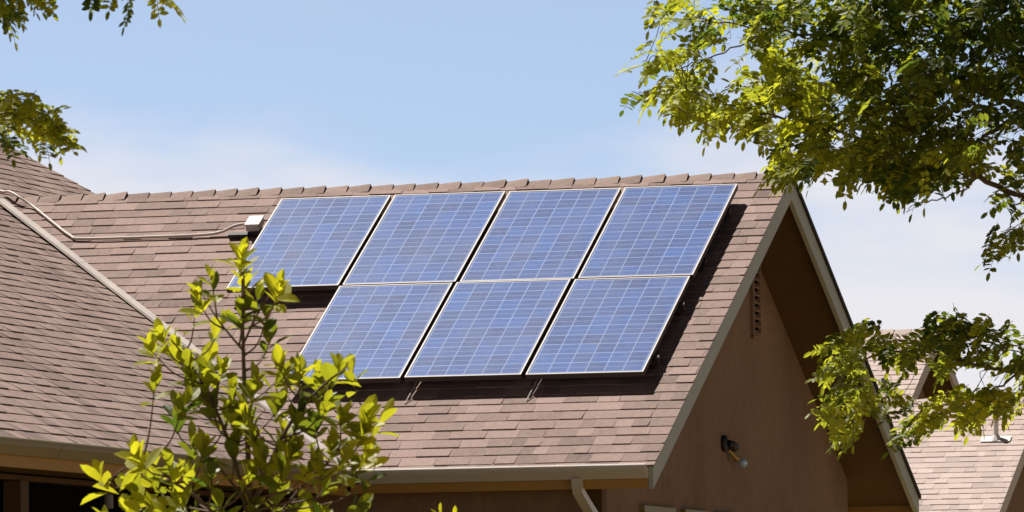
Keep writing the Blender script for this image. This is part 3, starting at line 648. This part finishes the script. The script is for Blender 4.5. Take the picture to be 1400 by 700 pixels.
# ------------------------------------------------------------------ sapling in front of the house
def sapling(label, D, base, limbs, tips, r, lsize, name='sapling'):
    root = thing(name, label, 'sapling', base); lv, st = MB(), MB(); nodes = []
    for lm, r0, r1 in limbs:
        P3 = smooth([a if isinstance(a, Vector) else at(a[0], a[1], D+a[2]) for a in lm], 8); n = len(P3)
        st.tube(P3, [r0+(r1-r0)*i/(n-1) for i in range(n)], 7)
        nodes += [(p, i/(n-1)) for i, p in enumerate(P3) if p.z > base.z+.8]
    for (px, py, k, tn) in tips:
        P = at(px, py+10, D + r.gauss(0,.16))
        def cost(o):
            v = P-o[0]; return v.length + (1.2*max(0, .12 - v.z))
        nb = min(nodes, key=cost)[0]; v = P-nb
        if v.length > .03: st.tube(smooth([nb, nb.lerp(P,.5)+Vector((v.x*.12,0,-.02)), P], 4), [.0045-.0003*i for i in range(9)], 5, cap=False)
        ax = (v.normalized()*.6 if v.length > .03 else Vector()) + Vector((r.gauss(0,.15), r.gauss(0,.2), .8)); ax.normalize()
        o1 = ax.orthogonal().normalized(); o2 = ax.cross(o1); ph = r.random()*6.3
        k = int(k*(1.45 if py < 620 else 1.1)+1)
        for i in range(k):
            g_ = ph + i*2.4; q = i/max(1,k-1); rad = o1*math.cos(g_)+o2*math.sin(g_)
            el = 1.05 - .9*q + r.gauss(0,.15)                    # lower leaves spread, top ones upright
            d = rad*math.sin(el)+ax*math.cos(el) + Vector((0,0,-.10*(1-q)))
            pos = P + ax*((q-.8)*.075); ln = lsize*r.uniform(.7,1.2)*(1-.25*q)
            nn = (ax*math.sin(el) - rad*math.cos(el)) + Vector((r.gauss(0,.25), r.gauss(0,.25), r.gauss(0,.25)))
            leaf(lv, pos, d, nn, ln, ln*.50*r.uniform(.7,1.2), min(1,max(0,tn+r.gauss(0,.2)+(.15 if q > .6 else 0))), fold=r.uniform(.1,.45), curl=r.uniform(-.05,.35))
    st.build('stem', M_BARKB, root, smooth=True); o = lv.build('leaves', M_LEAFB, root, smooth=False); rebase(root)
M_BARKB = mat('sapling_bark', (.12,.075,.05), .8, var=.3, vscale=30)
rs = random.Random(12); DS = 27
bs = at(345, 980, DS); bs.z = 0
limbs3 = [([bs, (342,760,0),(340,640,0),(334,520,0),(332,440,0),(331,360,0)], .016,.003),
    ([(342,720,0),(318,620,.05),(288,545,.1),(262,500,.1),(232,462,.1)], .009,.003),
    ([(341,700,0),(385,600,-.1),(415,555,-.1),(450,520,-.1),(472,506,-.1)], .009,.003),
    ([(342,760,0),(400,680,.1),(450,630,.1),(490,590,.1),(512,572,.1)], .006,.003),
    ([(341,780,0),(290,700,-.1),(240,660,-.1),(195,630,-.1),(150,655,-.1)], .008,.003),
    ([(333,480,0),(300,440,0),(278,405,0)], .005,.002), ([(333,470,0),(352,430,0),(374,396,0)], .005,.002),
    ([(341,690,0),(300,640,.1),(275,615,.1)], .006,.003)]
tips3 = [(330,342,7,.8),(335,372,8,.8),(290,378,4,.45),(272,400,6,.8),(266,424,3,.8),(380,388,7,.85),(331,420,9,.2),(352,400,4,.4),(363,430,3,.15),(368,461,3,.15),(300,440,3,.5),
    (223,455,8,.85),(208,470,5,.8),(243,474,6,.8),(211,520,4,.6),(260,500,6,.4),(283,486,7,.7),(283,508,8,.5),(300,500,6,.6),(237,566,3,.1),(266,530,8,.45),(250,545,5,.35),(290,545,8,.4),(317,534,7,.55),(311,563,7,.5),(346,520,5,.6),
    (340,560,8,.6),(325,580,6,.4),(383,493,5,.8),(380,510,5,.5),(409,504,7,.7),(437,515,7,.7),(460,500,6,.6),(482,505,4,.8),(443,546,7,.35),(409,560,8,.3),(380,550,6,.4),(430,575,7,.3),(466,566,7,.7),(500,566,7,.8),(520,568,4,.8),
    (494,590,8,.85),(500,616,7,.85),(454,600,8,.75),(470,620,7,.6),(425,630,8,.75),(440,640,6,.5),(480,640,5,.3),(506,645,3,.1),(443,660,5,.25),(191,618,7,.8),(205,632,6,.7),(140,646,5,.85),(165,654,5,.7),(186,666,7,.7),(209,650,7,.6),
    (235,634,6,.5),(260,646,8,.6),(243,677,7,.4),(277,608,6,.5),(290,640,6,.2),(262,600,4,.4),(215,690,6,.6),(183,698,5,.7),(363,626,8,.6),(340,643,8,.45),(350,600,8,.5),(320,610,6,.3),(385,640,6,.5),(375,670,8,.45),(345,690,8,.3),
    (300,680,8,.35),(270,700,7,.4),(410,690,8,.25),(483,692,5,.15),(400,610,7,.6),(385,590,6,.7),(230,700,6,.6),(150,706,4,.8),(440,700,6,.3),(330,720,8,.3),(380,720,8,.3),(280,730,8,.3)]
sapling('young sapling with glossy yellow-green leaves standing in front of the valley of the roof', DS, bs, limbs3, tips3, rs, .106)
b2 = at(612, 980, 29); b2.z = 0
sapling('tip of a low yellow-green shrub just showing below the front gutter', 29, b2, [([b2,(612,800,0),(614,712,0)], .01,.003)], [(604,700,3,.8),(620,700,5,.9),(612,716,7,.6),(598,722,7,.6),(630,722,7,.5),(612,745,9,.5)], rs, .07)
